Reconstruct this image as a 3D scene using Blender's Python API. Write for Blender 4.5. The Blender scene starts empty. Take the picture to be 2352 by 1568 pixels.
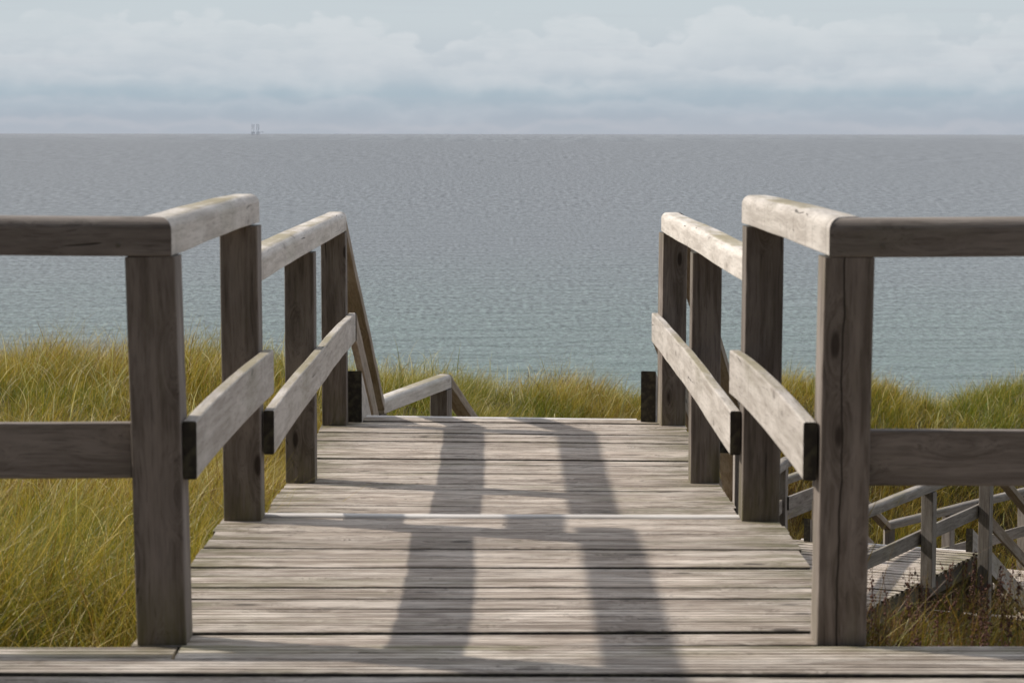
import bpy, math, random
import numpy as np
from mathutils import Vector, Matrix

random.seed(7)
rng = np.random.default_rng(7)
SC = bpy.context.scene
COL = SC.collection
R = math.radians

# ------------------------------------------------------------------ camera
cam_d = bpy.data.cameras.new('camera')
cam = bpy.data.objects.new('camera', cam_d); COL.objects.link(cam)
cam_d.sensor_fit = 'HORIZONTAL'; cam_d.sensor_width = 36.0
cam_d.lens = 5322.7 / 2352 * 36
cam_d.clip_start = 0.1; cam_d.clip_end = 60000
cam.matrix_world = (Matrix.Translation((0.0144, 0, 1.2393)) @ Matrix.Rotation(-0.0024, 4, 'Z')
                    @ Matrix.Rotation(math.pi / 2 - 0.0902, 4, 'X') @ Matrix.Rotation(0.0012, 4, 'Z'))
cam_d.dof.use_dof = True; cam_d.dof.focus_distance = 16.0; cam_d.dof.aperture_fstop = 10.0
SC.camera = cam

# ------------------------------------------------------------------ sun, sky, exposure
SUN_TO = Vector((-1.195, 0.4235, 1.0)).normalized()
SUN_EL = math.asin(SUN_TO.z); SUN_AZ = math.atan2(SUN_TO.x, SUN_TO.y)
sun_d = bpy.data.lights.new('sun', 'SUN'); sun_d.energy = 4.9; sun_d.angle = R(0.9); sun_d.color = (1.0, 0.93, 0.83)
sun = bpy.data.objects.new('sun', sun_d); COL.objects.link(sun)
sun.rotation_euler = SUN_TO.to_track_quat('Z', 'Y').to_euler(); sun.location = (-20, 10, 30)

SC.view_settings.view_transform = 'Standard'; SC.view_settings.look = 'None'
SC.view_settings.exposure = 0.0; SC.view_settings.gamma = 1.0


class NT:
    """small helper for building node trees"""
    def __init__(s, tree): s.t = tree; s.n = tree.nodes; s.l = tree.links
    def node(s, typ, **kw):
        n = s.n.new(typ)
        for k, v in kw.items(): setattr(n, k, v)
        return n
    def put(s, sock, v):
        if isinstance(v, bpy.types.NodeSocket): s.l.new(v, sock)
        elif v is not None: sock.default_value = v
    def math(s, op, a, b=None, c=None, clamp=False):
        n = s.node('ShaderNodeMath', operation=op, use_clamp=clamp)
        for i, v in enumerate((a, b, c)):
            if v is not None: s.put(n.inputs[i], v)
        return n.outputs[0]
    def vmath(s, op, a, b=None):
        n = s.node('ShaderNodeVectorMath', operation=op)
        s.put(n.inputs[0], a)
        if b is not None: s.put(n.inputs[1], b)
        return n.outputs[0]
    def noise(s, vec, scale=1.0, detail=4.0, rough=0.5, dist=0.0):
        n = s.node('ShaderNodeTexNoise')
        if vec is not None: s.put(n.inputs['Vector'], vec)
        n.inputs['Scale'].default_value = scale; n.inputs['Detail'].default_value = detail
        n.inputs['Roughness'].default_value = rough; n.inputs['Distortion'].default_value = dist
        return n.outputs[0]
    def mapr(s, v, a, b, c=0.0, d=1.0, smooth=True):
        n = s.node('ShaderNodeMapRange')
        if smooth: n.interpolation_type = 'SMOOTHSTEP'
        s.put(n.inputs[0], v)
        for i, q in enumerate((a, b, c, d)): s.put(n.inputs[i + 1], q)
        return n.outputs[0]
    def mix(s, f, a, b, mode='MIX'):
        n = s.node('ShaderNodeMix', data_type='RGBA', blend_type=mode)
        s.put(n.inputs[0], f); s.put(n.inputs[6], a); s.put(n.inputs[7], b)
        return n.outputs[2]
    def ramp(s, f, stops):
        n = s.node('ShaderNodeValToRGB'); s.put(n.inputs[0], f)
        e = n.color_ramp.elements
        while len(e) < len(stops): e.new(0.5)
        for q, (p, c) in zip(e, stops): q.position = p; q.color = (*c, 1)
        return n.outputs[0]


def lin(r, g, b):
    f = lambda c: c / 12.92 if c <= 0.04045 else ((c + 0.055) / 1.055) ** 2.4
    return tuple(f(c / 255) for c in (r, g, b))


world = bpy.data.worlds.new('World'); SC.world = world; world.use_nodes = True
w = NT(world.node_tree); w.n.clear()
WS = 0.10
sky = w.node('ShaderNodeTexSky', sky_type='NISHITA')
sky.sun_disc = False; sky.sun_elevation = SUN_EL; sky.sun_rotation = SUN_AZ; sky.altitude = 20; sky.dust_density = 1.5
tc = w.node('ShaderNodeTexCoord'); sep = w.node('ShaderNodeSeparateXYZ'); w.put(sep.inputs[0], tc.outputs['Generated'])
el = sep.outputs[2]
def sc3(v, x, y, z): return w.vmath('MULTIPLY', v, (x, y, z))
K = 1 / WS
def cl(r, g, b, k=1.0): return tuple(c * K * k for c in lin(r, g, b)) + (1,)
# low sky: bands of blue-grey haze with rows of soft cumulus seen almost edge-on
G = tc.outputs['Generated']
az = w.math('ARCTAN2', sep.outputs[0], sep.outputs[1])
band = w.ramp(w.math('MULTIPLY', el, 8.0), [(0.0, lin(177, 184, 194)), (0.05, lin(172, 182, 193)), (0.13, lin(170, 186, 197)),
                                           (0.22, lin(189, 198, 206)), (0.36, lin(199, 208, 213)), (0.46, lin(199, 209, 214)), (0.75, lin(205, 214, 220)), (1.0, lin(200, 210, 220))])
def azel(ka, ke, o):
    c = w.node('ShaderNodeCombineXYZ'); w.put(c.inputs[0], w.math('MULTIPLY', az, ka)); w.put(c.inputs[1], w.math('MULTIPLY', el, ke)); c.inputs[2].default_value = o
    return c.outputs[0]
cur = band
for (top, A, B, ka, fade, colr, strength, o_) in (
        (0.0580, 0.0150, 0.0300, 6.0, 0.036, (219, 223, 226), 0.70, 1.3), (0.0420, 0.0120, 0.0230, 7.0, 0.024, (211, 216, 220), 0.65, 4.7),
        (0.0300, 0.0080, 0.0130, 9.0, 0.011, (207, 212, 217), 0.75, 7.9), (0.0185, 0.0080, 0.0110, 12.0, 0.010, (195, 201, 209), 0.8, 9.4),
        (0.0085, 0.0060, 0.0080, 15.0, 0.006, (196, 197, 204), 0.85, 12.1)):
    n1 = w.noise(azel(ka, 0.0, o_), 1.0, 3, 0.5)
    vo = w.node('ShaderNodeTexVoronoi', feature='F1'); vo.inputs['Scale'].default_value = 1.0
    vo.inputs['Detail'].default_value = 2.0; vo.inputs['Roughness'].default_value = 0.55
    nw = w.noise(azel(70.0, 90.0, o_ + 3), 1.0, 4, 0.6)
    w.put(vo.inputs['Vector'], azel(34.0, 52.0, o_ + 3))
    lump = w.math('ADD', w.math('MULTIPLY', w.math('SUBTRACT', 0.55, vo.outputs['Distance']), 1.0), w.math('MULTIPLY', w.math('SUBTRACT', nw, 0.5), 0.6))
    n3 = w.noise(azel(19.0, 58.0, o_ + 5), 1.0, 6, 0.62)
    tp = w.math('ADD', w.math('ADD', w.math('MULTIPLY', w.math('SUBTRACT', n1, 0.5), A * 2.6), w.math('MULTIPLY', lump, B * 0.6)), top - B * 0.1)
    below = w.math('SUBTRACT', tp, el)
    msk = w.math('MULTIPLY', w.mapr(below, -0.0003, 0.0042), w.mapr(below, fade, 0.001))
    msk = w.math('MULTIPLY', msk, w.mapr(n3, 0.34, 0.60, 0.25, 1.0))
    inner = w.mapr(lump, -0.1, 0.35, 0.72, 1.0)
    cur = w.mix(w.math('MULTIPLY', w.math('MULTIPLY', msk, inner), strength), cur, (*lin(*colr), 1))
n_str = w.noise(azel(6.0, 170.0, 20.0), 1.0, 6, 0.6)
cur = w.mix(w.math('MULTIPLY', w.mapr(n_str, 0.48, 0.70), 0.16), cur, (*lin(186, 190, 199), 1))
low = w.vmath('MULTIPLY', cur, (K, K, K))
# unseen high sky: cloud over blue, brightened right, dimmed behind to shape light
n_hi = w.noise(sc3(tc.outputs['Generated'], 2.2, 2.2, 3.4), 1.0, 6, 0.55, 0.3)
side = w.mapr(sep.outputs[0], -0.5, 0.8, 0.0, 1.0)
bright = w.math('ADD', 1.45, w.math('MULTIPLY', side, 1.1))
back = w.mapr(sep.outputs[1], -0.60, 0.25, 0.08, 1.0)
cloudc = w.node('ShaderNodeVectorMath', operation='SCALE'); cloudc.inputs[0].default_value = (0.62 * K, 0.64 * K, 0.68 * K)
w.put(cloudc.inputs['Scale'], w.math('MULTIPLY', bright, back))
high = w.mix(w.mapr(n_hi, 0.36, 0.56), sky.outputs[0], cloudc.outputs[0])
allsky = w.mix(w.mapr(el, 0.06, 0.22), low, high)
bg = w.node('ShaderNodeBackground'); w.put(bg.inputs[0], allsky); bg.inputs[1].default_value = WS
world.cycles.sampling_method = 'MANUAL'; world.cycles.sample_map_resolution = 512
wo = w.node('ShaderNodeOutputWorld'); w.l.new(bg.outputs[0], wo.inputs[0])

# ------------------------------------------------------------------ materials
def new_mat(name):
    m = bpy.data.materials.new(name); m.use_nodes = True
    t = NT(m.node_tree); t.n.clear()
    o = t.node('ShaderNodeOutputMaterial')
    return m, t, o


def wood(name, base, dark, pale, moss=0.25, knots=1.0, rough=0.8, top_moss=0.0, spec=0.25, boards=False, streak=1.0, drips=0.0, edge=None, split=None):
    """weathered softwood; object X runs along the grain"""
    m, t, o = new_mat(name)
    tc = t.node('ShaderNodeTexCoord'); oi = t.node('ShaderNodeObjectInfo')
    p = tc.outputs['Object']
    if boards:
        at = t.node('ShaderNodeAttribute', attribute_name='board')
        off = t.vmath('MULTIPLY', at.outputs['Color'], (37.0, 53.0, 29.0))
        rnd = at.outputs['Fac']
    else:
        off = t.vmath('SCALE', (31.0, 17.0, 43.0)); off.node.inputs['Scale'].default_value = 1
        t.put(off.node.inputs['Scale'], oi.outputs['Random']); rnd = oi.outputs['Random']
    q = t.vmath('ADD', p, off)
    # knots
    vor = t.node('ShaderNodeTexVoronoi', feature='F1'); t.put(vor.inputs['Vector'], t.vmath('MULTIPLY', q, (3.0, 9.0, 9.0)))
    vor.inputs['Scale'].default_value = 1.0
    kd = vor.outputs['Distance']
    knot = t.math('MULTIPLY', t.mapr(kd, 0.13, 0.07), knots)
    halo = t.math('MULTIPLY', t.mapr(kd, 0.42, 0.08), knots)
    # grain, bending round the knots
    warp = t.math('MULTIPLY', halo, 0.06)
    bend = t.node('ShaderNodeCombineXYZ'); t.put(bend.inputs[1], warp); t.put(bend.inputs[2], warp)
    wob = t.noise(t.vmath('MULTIPLY', q, (2.0, 4.0, 4.0)), 1.0, 2, 0.5)
    wobv = t.node('ShaderNodeCombineXYZ'); t.put(wobv.inputs[1], t.math('MULTIPLY', wob, 0.05)); t.put(wobv.inputs[2], t.math('MULTIPLY', wob, 0.04))
    g = t.vmath('ADD', t.vmath('ADD', q, bend.outputs[0]), wobv.outputs[0])
    g1 = t.noise(t.vmath('MULTIPLY', g, (1.7, 48, 48)), 1.0, 5, 0.65)
    g2 = t.noise(t.vmath('MULTIPLY', g, (9.0, 190, 190)), 1.0, 3, 0.6)
    blot = t.noise(t.vmath('MULTIPLY', q, (2.6, 16, 16)), 1.0, 5, 0.65)
    col = t.mix(t.mapr(g1, 0.36, 0.64), (*dark, 1), (*base, 1))
    col = t.mix(t.math('MULTIPLY', t.mapr(blot, 0.42, 0.68), 0.75), col, (*pale, 1))
    col = t.mix(t.math('MULTIPLY', t.mapr(g2, 0.52, 0.7), 0.5 * streak), col, (*[c * 0.45 for c in dark], 1))
    # weather cracks
    cr = t.noise(t.vmath('MULTIPLY', g, (1.5, 70, 70)), 1.0, 1, 0.5)
    crack = t.math('MULTIPLY', t.mapr(cr, 0.70, 0.74), t.mapr(t.noise(q, 2.5, 1), 0.5, 0.6))
    col = t.mix(t.math('MULTIPLY', crack, 0.8), col, (0.02, 0.016, 0.012, 1))
    # algae
    mz = t.noise(t.vmath('MULTIPLY', p, (1.3, 5, 5)), 1.0, 5, 0.65)
    mm = t.math('MULTIPLY', t.mapr(mz, 0.52, 0.7), moss)
    col = t.mix(mm, col, (0.13, 0.125, 0.05, 1))
    if drips:
        dn = t.noise(t.vmath('MULTIPLY', q, (26.0, 2.0, 3.5)), 1.0, 3, 0.6, 0.6)
        col = t.mix(t.math('MULTIPLY', t.mapr(dn, 0.60, 0.70), drips), col, (*[c * 0.6 for c in dark], 1))
    if edge:                                    # algae towards the ends or the outer edge, where it stays damp
        s4 = t.node('ShaderNodeSeparateXYZ'); t.put(s4.inputs[0], p)
        v = t.math('ABSOLUTE', s4.outputs[edge[0]])
        em = t.math('MULTIPLY', t.mapr(v, edge[1], edge[2]), t.mapr(t.noise(t.vmath('MULTIPLY', q, (3.0, 14, 14)), 1.0, 5, 0.65), 0.38, 0.62))
        col = t.mix(t.math('MULTIPLY', em, edge[3]), col, (0.115, 0.105, 0.032, 1))
    if split is not None:                       # one long drying crack
        s5 = t.node('ShaderNodeSeparateXYZ'); t.put(s5.inputs[0], p)
        wv_ = t.noise(t.vmath('MULTIPLY', p, (3.5, 0.2, 0.2)), 1.0, 3, 0.6)
        dd = t.math('ABSOLUTE', t.math('SUBTRACT', s5.outputs[1], t.math('ADD', split, t.math('MULTIPLY', t.math('SUBTRACT', wv_, 0.5), 0.03))))
        col = t.mix(t.math('MULTIPLY', t.mapr(dd, 0.0032, 0.0012), 0.9), col, (0.012, 0.009, 0.007, 1))
    if top_moss:
        ge = t.node('ShaderNodeNewGeometry'); s2 = t.node('ShaderNodeSeparateXYZ'); t.put(s2.inputs[0], ge.outputs['Normal'])
        tm = t.math('MULTIPLY', t.math('MULTIPLY', t.mapr(s2.outputs[2], 0.85, 0.99), t.mapr(mz, 0.42, 0.62)), top_moss)
        col = t.mix(tm, col, (0.20, 0.165, 0.07, 1))
    col = t.mix(t.math('MULTIPLY', halo, 0.3), col, (*[c * 0.7 for c in dark], 1))
    col = t.mix(t.math('MULTIPLY', knot, 0.85), col, (0.022, 0.014, 0.010, 1))
    hsv = t.node('ShaderNodeHueSaturation'); t.put(hsv.inputs['Color'], col)
    t.put(hsv.inputs['Value'], t.mapr(rnd, 0, 1, *((0.80, 1.18) if boards else (0.90, 1.10)), False)); t.put(hsv.inputs['Saturation'], 0.95)
    b = t.node('ShaderNodeBsdfPrincipled'); t.put(b.inputs['Base Color'], hsv.outputs[0])
    t.put(b.inputs['Roughness'], t.mapr(g1, 0.3, 0.7, rough - 0.1, rough + 0.1, False)); b.inputs['Specular IOR Level'].default_value = spec
    h = t.math('ADD', t.math('ADD', t.math('MULTIPLY', g1, 0.6), t.math('MULTIPLY', g2, 0.5)), t.math('MULTIPLY', crack, -1.5))
    bp = t.node('ShaderNodeBump'); bp.inputs['Strength'].default_value = 0.45; bp.inputs['Distance'].default_value = 0.003
    t.put(bp.inputs['Height'], h); t.put(b.inputs['Normal'], bp.outputs[0])
    t.l.new(b.outputs[0], o.inputs[0])
    return m


M = {}
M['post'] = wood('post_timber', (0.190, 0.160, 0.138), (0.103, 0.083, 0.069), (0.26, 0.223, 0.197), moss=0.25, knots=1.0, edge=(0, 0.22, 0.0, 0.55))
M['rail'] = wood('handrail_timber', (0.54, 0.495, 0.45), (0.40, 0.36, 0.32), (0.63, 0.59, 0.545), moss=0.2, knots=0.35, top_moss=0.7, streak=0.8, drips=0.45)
M['plank'] = wood('plank_timber', (0.455, 0.415, 0.378), (0.33, 0.295, 0.26), (0.55, 0.51, 0.47), moss=0.25, knots=0.45, top_moss=0.65, streak=0.9, drips=0.35)
M['siderail'] = wood('shaded_rail_timber', (0.215, 0.184, 0.163), (0.128, 0.107, 0.093), (0.28, 0.245, 0.220), moss=0.2, knots=0.7, top_moss=0.3)  # handrail timber copied darker; shade on its front face put into the colour
M['deck'] = wood('deck_timber', (0.52, 0.44, 0.37), (0.225, 0.176, 0.136), (0.74, 0.66, 0.58), moss=0.4, knots=0.85, rough=0.72, spec=0.35, boards=True, streak=1.6, edge=(0, 0.50, 0.92, 0.8))
M['platform'] = wood('platform_timber', (0.48, 0.41, 0.345), (0.21, 0.168, 0.13), (0.70, 0.63, 0.555), moss=0.45, knots=0.7, rough=0.72, spec=0.35, boards=True, streak=1.6, edge=(1, 5.36, 5.52, 0.75))
M['split_post'] = wood('split_post_timber', (0.200, 0.167, 0.144), (0.108, 0.087, 0.072), (0.27, 0.232, 0.205), moss=0.25, knots=0.9, split=-0.012)
M['stair'] = wood('stair_timber', (0.30, 0.24, 0.18), (0.20, 0.145, 0.10), (0.36, 0.31, 0.26), moss=0.2, knots=0.4)
M['lower'] = wood('lower_rail_timber', (0.255, 0.226, 0.198), (0.155, 0.132, 0.114), (0.33, 0.30, 0.27), moss=0.25, knots=0.4, top_moss=0.2)
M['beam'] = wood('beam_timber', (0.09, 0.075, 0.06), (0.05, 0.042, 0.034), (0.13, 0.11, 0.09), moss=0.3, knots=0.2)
M['nose'] = wood('glint_nosing_timber', (0.60, 0.57, 0.54), (0.46, 0.42, 0.385), (0.69, 0.665, 0.635), moss=0.1, knots=0.0, rough=0.5, spec=0.5, streak=0.3)  # nosing paled: sun glint along the board edge put into its colour

m, t, o = new_mat('end_grain')
tc = t.node('ShaderNodeTexCoord')
b = t.node('ShaderNodeBsdfPrincipled')
t.put(b.inputs['Base Color'], t.mix(t.mapr(t.noise(tc.outputs['Object'], 35, 4), 0.4, 0.7), (0.024, 0.020, 0.015, 1), (0.065, 0.058, 0.036, 1)))
b.inputs['Roughness'].default_value = 0.9
t.l.new(b.outputs[0], o.inputs[0]); M['end'] = m

m, t, o = new_mat('zinc_screw')
b = t.node('ShaderNodeBsdfPrincipled'); tc = t.node('ShaderNodeTexCoord')
t.put(b.inputs['Base Color'], t.mix(t.noise(tc.outputs['Object'], 200, 3), (0.10, 0.085, 0.07, 1), (0.22, 0.20, 0.17, 1)))
b.inputs['Metallic'].default_value = 0.6; b.inputs['Roughness'].default_value = 0.6
t.l.new(b.outputs[0], o.inputs[0]); M['screw'] = m

# ------------------------------------------------------------------ object helpers
def tag(o, label=None, cat=None, group=None, kind=None):
    if label: o['label'] = label
    if cat: o['category'] = cat
    if group: o['group'] = group
    if kind: o['kind'] = kind
    return o


def thing(name, loc, label, cat, group=None, rotz=0.0):
    o = bpy.data.objects.new(name, None); COL.objects.link(o)
    o.location = loc; o.rotation_euler = (0, 0, rotz); o.empty_display_size = 0.2
    return tag(o, label, cat, group)


def link(name, me, mats, parent=None, mw=None, label=None):
    for mm in mats: me.materials.append(mm)
    o = bpy.data.objects.new(name, me); COL.objects.link(o)
    if parent is not None:
        o.parent = parent
        base = Matrix.Translation(parent.location) @ parent.rotation_euler.to_matrix().to_4x4()
        o.matrix_parent_inverse = base.inverted()
    if mw is not None: o.matrix_basis = mw
    if label: o['label'] = label
    return o


def profile(w_, h_, kind):
    """closed outline in (y, z), counter-clockwise seen from +x"""
    pts = []
    if kind in ('hand', 'hand2'):
        rt, rb, ns, nb = (0.030, 0.004, 7, 2) if kind == 'hand' else (0.012, 0.004, 5, 2)
    else:
        rt = rb = 0.005; ns = nb = 2
    for cx, cz, r_, a0, n_ in ((w_ / 2, h_ / 2, rt, 0, ns), (-w_ / 2, h_ / 2, rt, 90, ns), (-w_ / 2, -h_ / 2, rb, 180, nb), (w_ / 2, -h_ / 2, rb, 270, nb)):
        ox = cx - math.copysign(r_, cx); oz = cz - math.copysign(r_, cz)
        for i in range(n_ + 1):
            a = R(a0 + 90 * i / n_)
            pts.append((ox + r_ * math.cos(a), oz + r_ * math.sin(a)))
    return pts


def beam(name, parent, p0, p1, w_, h_, mat, kind='square', e0=(0, 0), e1=(0, 0), bow=(0, 0), roll=0.0, wob=0.0012, label=None, dark_ends=True):
    """timber from p0 to p1 (its centre line); local x runs along it, local z is up
    e0/e1: shear of each end along local y and z (mitres, plumb cuts); bow: sag in y, z at mid-length"""
    p0 = Vector(p0); p1 = Vector(p1); L = (p1 - p0).length
    X = (p1 - p0).normalized()
    up = Vector((0, 0, 1)) if abs(X.z) < 0.95 else Vector((0, 1, 0))
    Y = up.cross(X).normalized(); Z = X.cross(Y)
    if roll: rm = Matrix.Rotation(roll, 3, X); Y = rm @ Y; Z = rm @ Z
    mw = Matrix((X, Y, Z)).transposed().to_4x4(); mw.translation = p0
    pr = profile(w_, h_, kind); n = len(pr); S = max(4, int(L / 0.18))
    vs = []; fs = []; mi = []
    ph = [random.uniform(0, 6.28) for _ in range(6)]
    for s in range(S + 1):
        u = s / S; x = u * L
        by = bow[0] * 4 * u * (1 - u) + wob * math.sin(3.1 * x + ph[0]) + wob * 0.5 * math.sin(9.0 * x + ph[1])
        bz = bow[1] * 4 * u * (1 - u) + wob * math.sin(2.6 * x + ph[2]) + wob * 0.5 * math.sin(8.0 * x + ph[3])
        for (y, z) in pr:
            xx = x
            if s == 0: xx += e0[0] * y + e0[1] * z
            if s == S: xx += e1[0] * y + e1[1] * z
            vs.append((xx, y + by, z + bz))
    for s in range(S):
        for i in range(n):
            j = (i + 1) % n
            fs.append((s * n + i, s * n + j, (s + 1) * n + j, (s + 1) * n + i)); mi.append(0)
    fs.append(tuple(reversed(range(n)))); mi.append(1 if dark_ends else 0)
    fs.append(tuple(S * n + i for i in range(n))); mi.append(1 if dark_ends else 0)
    me = bpy.data.meshes.new(name); me.from_pydata(vs, [], fs)
    me.polygons.foreach_set('material_index', mi); me.update()
    import bmesh
    bm = bmesh.new(); bm.from_mesh(me); bmesh.ops.recalc_face_normals(bm, faces=bm.faces[:]); bm.to_mesh(me); bm.free()
    return link(name, me, [mat, M['end']], parent, mw, label)


def post(parent, x, y, z0, z1, w_=0.12, rot=0.0, mat=None, lean=(0, 0), name='post', label=None):
    """square post; (x, y) is its centre"""
    return beam(name, parent, (x, y, z0), (x + lean[0], y + lean[1], z1), w_, w_, mat or M['post'], roll=rot, wob=0.001, label=label)


def screws(parent, pts, nrm):
    """little screw heads in one part"""
    vs = []; fs = []
    nrm = Vector(nrm).normalized(); a = nrm.orthogonal().normalized(); b_ = nrm.cross(a)
    for p in pts:
        p = Vector(p); k = len(vs)
        for r_, h_ in ((0.006, 0.0), (0.005, 0.0015)):
            for i in range(10):
                q = p + a * r_ * math.cos(i * 0.6283) + b_ * r_ * math.sin(i * 0.6283) + nrm * h_
                vs.append(tuple(q))
        for i in range(10):
            j = (i + 1) % 10; fs.append((k + i, k + j, k + 10 + j, k + 10 + i))
        fs.append(tuple(k + 10 + i for i in range(10)))
    me = bpy.data.meshes.new('screw_heads'); me.from_pydata(vs, [], fs)
    return link('screw_heads', me, [M['screw']], parent, Matrix.Identity(4))


def deck_boards(parent, mw, y0, y1, xl, xr, k0=0.0, k1=0.0, pitch=0.142, thick=0.028, joint=None, grooves=4, name='deck_boards', mat=None, gaps=(0.007, 0.012), fit_edges=False):
    """grooved boards laid across: they run along local x, one after the other along local y"""
    vs = []; fs = []; br = []; mi = []
    y = y0; bi = 0
    nb = max(1, round((y1 - y0) / pitch)); pitch = (y1 - y0) / nb
    for bi in range(nb):
        yc = y0 + (bi + 0.5) * pitch
        gap = random.uniform(*gaps) * (1.0 if random.random() < 0.6 else 2.0)
        bw = pitch - gap
        u = (yc - y0) / (y1 - y0); k = k0 + (k1 - k0) * u
        pieces = [(xl(yc) + random.uniform(-.006, .006), xr(yc) + random.uniform(-.006, .006))]
        if joint and bi in joint: pieces = [(pieces[0][0], joint[bi] - 0.006), (joint[bi] + 0.006, pieces[0][1])]
        for (xa, xb) in pieces:
            r3 = (random.random(), random.random(), random.random())
            dz = random.uniform(-0.0035, 0.0035); tilt = random.uniform(-0.02, 0.02); skew = random.uniform(-0.0028, 0.0028)
            # cross-section
            prof = [(-bw / 2, -thick), (-bw / 2, -0.007), (-bw / 2 + 0.002, -0.003), (-bw / 2 + 0.006, 0.0)]
            gp = (bw - 0.020) / grooves
            for g in range(grooves):
                c = -bw / 2 + 0.010 + gp * (g + 0.5)
                if grooves > 1 and g < grooves:
                    prof += [(c - 0.0055, 0.0), (c - 0.0025, -0.0045), (c + 0.0025, -0.0045), (c + 0.0055, 0.0)]
            prof += [(bw / 2 - 0.006, 0.0), (bw / 2 - 0.002, -0.003), (bw / 2, -0.007), (bw / 2, -thick)]
            S = max(1, int((xb - xa) / 0.35)); n = len(prof); b0 = len(vs)
            ph = random.uniform(0, 6.28); am = random.uniform(0.0003, 0.0016); cup = random.uniform(-0.0015, 0.0022)
            for s in range(S + 1):
                x = xa + (xb - xa) * s / S
                for (py, pz) in prof:
                    vs.append((x, yc + py + x * (k + skew) + am * math.sin(2.2 * x + ph) * 0.9, pz + dz + py * tilt + cup * (py / bw * 2) ** 2 + am * 0.7 * math.sin(3.3 * x + 2 * ph)))
                    br.append(r3)
            for s in range(S):
                for i in range(n - 1):
                    a = b0 + s * n + i
                    fs.append((a, a + 1, a + n + 1, a + n)); mi.append(1 if i < 2 or i >= n - 3 else 0)
                a = b0 + s * n; fs.append((a + n - 1, a, a + n, a + 2 * n - 1)); mi.append(1)
            fs.append(tuple(b0 + i for i in range(n))); fs.append(tuple(b0 + S * n + n - 1 - i for i in range(n))); mi += [0, 0]
    me = bpy.data.meshes.new(name); me.from_pydata(vs, [], fs); me.polygons.foreach_set('material_index', mi); me.update()
    import bmesh
    bm = bmesh.new(); bm.from_mesh(me); bmesh.ops.recalc_face_normals(bm, faces=bm.faces[:]); bm.to_mesh(me); bm.free()
    at = me.attributes.new('board', 'FLOAT_COLOR', 'POINT')
    arr = np.ones((len(vs), 4), np.float32); arr[:, :3] = np.array(br); at.data.foreach_set('color', arr.ravel())
    return link(name, me, [mat or M['deck'], M['end']], parent, mw)


def slant(p0, p1):
    """tangent of the slope from p0 to p1, for plumb cuts"""
    d = Vector(p1) - Vector(p0); return d.z / math.hypot(d.x, d.y)


# ------------------------------------------------------------------ ground and sea
CTRL = np.array([
    # x, y, z of the sand
    (-1.4, 5.6, -0.74), (-3, 5.5, -0.66), (-1.4, 7.0, -0.70), (-2.5, 7.2, -0.66), (-7, 5, -0.50), (-12, 5, -0.3), (-1.3, 9, -0.62), (-2.6, 9, -0.58), (-6, 9, -0.56), (-12, 9, -0.5),
    (-1.6, 13, -0.98), (-3, 13.5, -0.90), (-6, 14, -0.86), (-12, 14, -0.7), (-1.1, 17.5, -1.08), (-0.85, 19.0, -0.98), (-2.0, 18.5, -0.90), (-3.0, 18.5, -0.76), (-4.2, 18.5, -0.82), (-7, 19, -0.80), (-12, 19, -0.9),
    (-3, 23, -1.9), (-7, 24, -2.1), (-12, 25, -2.4), (-3, 30, -4.2), (-8, 32, -4.8),
    (0, 5, -0.7), (0, 8, -0.8), (0, 11, -1.1), (0, 14, -1.95), (0.4, 16.5, -2.1), (0.3, 19, -1.8), (-0.2, 21.5, -1.60), (0.9, 22.5, -1.86), (1.5, 24.5, -2.06), (0.3, 26, -2.5), (1.6, 27, -2.36), (1.9, 30, -2.62), (2.3, 33, -2.7), (3.0, 34, -2.85), (0, 32, -4),
    (1.4, 6, -0.48), (2.5, 6, -0.34), (4, 6, -0.30), (1.4, 7.2, -0.55), (2.5, 7.2, -0.44), (4, 7.2, -0.38), (8, 5.5, -0.5), (12, 6, -0.6), (1.4, 8.2, -0.75), (2.5, 8.2, -0.64), (4, 8.2, -0.54), (2.5, 9.2, -1.0), (4, 9.2, -0.95), (8, 8, -0.9),
    (1.5, 10.5, -1.6), (3, 10.5, -1.55), (6, 11, -1.5), (10, 11, -1.5), (2, 14, -2.6), (4, 15, -3.0), (7, 15.5, -3.0), (12, 15, -2.6),
    (2.2, 18, -3.4), (4.5, 19, -4.0), (7, 20, -4.2), (12, 20, -3.8), (2.8, 22, -4.0), (4.5, 23, -4.3), (7, 24, -4.8), (12, 25, -4.6),
    (2.7, 25.6, -3.8), (4, 27.5, -4.7), (6, 28, -5.2), (8, 28, -5.2), (12, 29, -4.8),
    (3.2, 29.5, -3.9), (4.4, 31, -3.6), (6.5, 31.5, -3.75), (9, 31.5, -3.8), (13, 32, -3.7), (3.6, 34, -2.85), (5.3, 34, -2.82), (6.4, 34.5, -3.08), (7.2, 34, -3.02), (8, 34, -2.74), (10, 35, -2.9), (14, 35, -3.0),
    (4, 39, -4.4), (8, 39, -4.6), (14, 40, -4.8), (0, 40, -7), (-8, 42, -8),
    (-6, 0, 0.1), (6, 0, 0.0), (0, 1, -0.4), (-6, 3, -0.3), (6, 3, -0.3), (-6, -10, 4.2), (6, -10, 4.4), (0, -10, 4.0), (-14, -5, 2.6), (14, -5, 2.5)], float)  # dune behind the camera raised, unseen, to block low sky light


def tps_fit(P):
    n = len(P); d = np.hypot(P[:, None, 0] - P[None, :, 0], P[:, None, 1] - P[None, :, 1])
    A = np.where(d > 0, d * d * np.log(np.maximum(d, 1e-9)), 0) + np.eye(n) * 0.15
    Q = np.c_[np.ones(n), P[:, :2]]
    Mx = np.block([[A, Q], [Q.T, np.zeros((3, 3))]])
    return np.linalg.solve(Mx, np.r_[P[:, 2], 0, 0, 0])


TW = tps_fit(CTRL)


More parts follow.
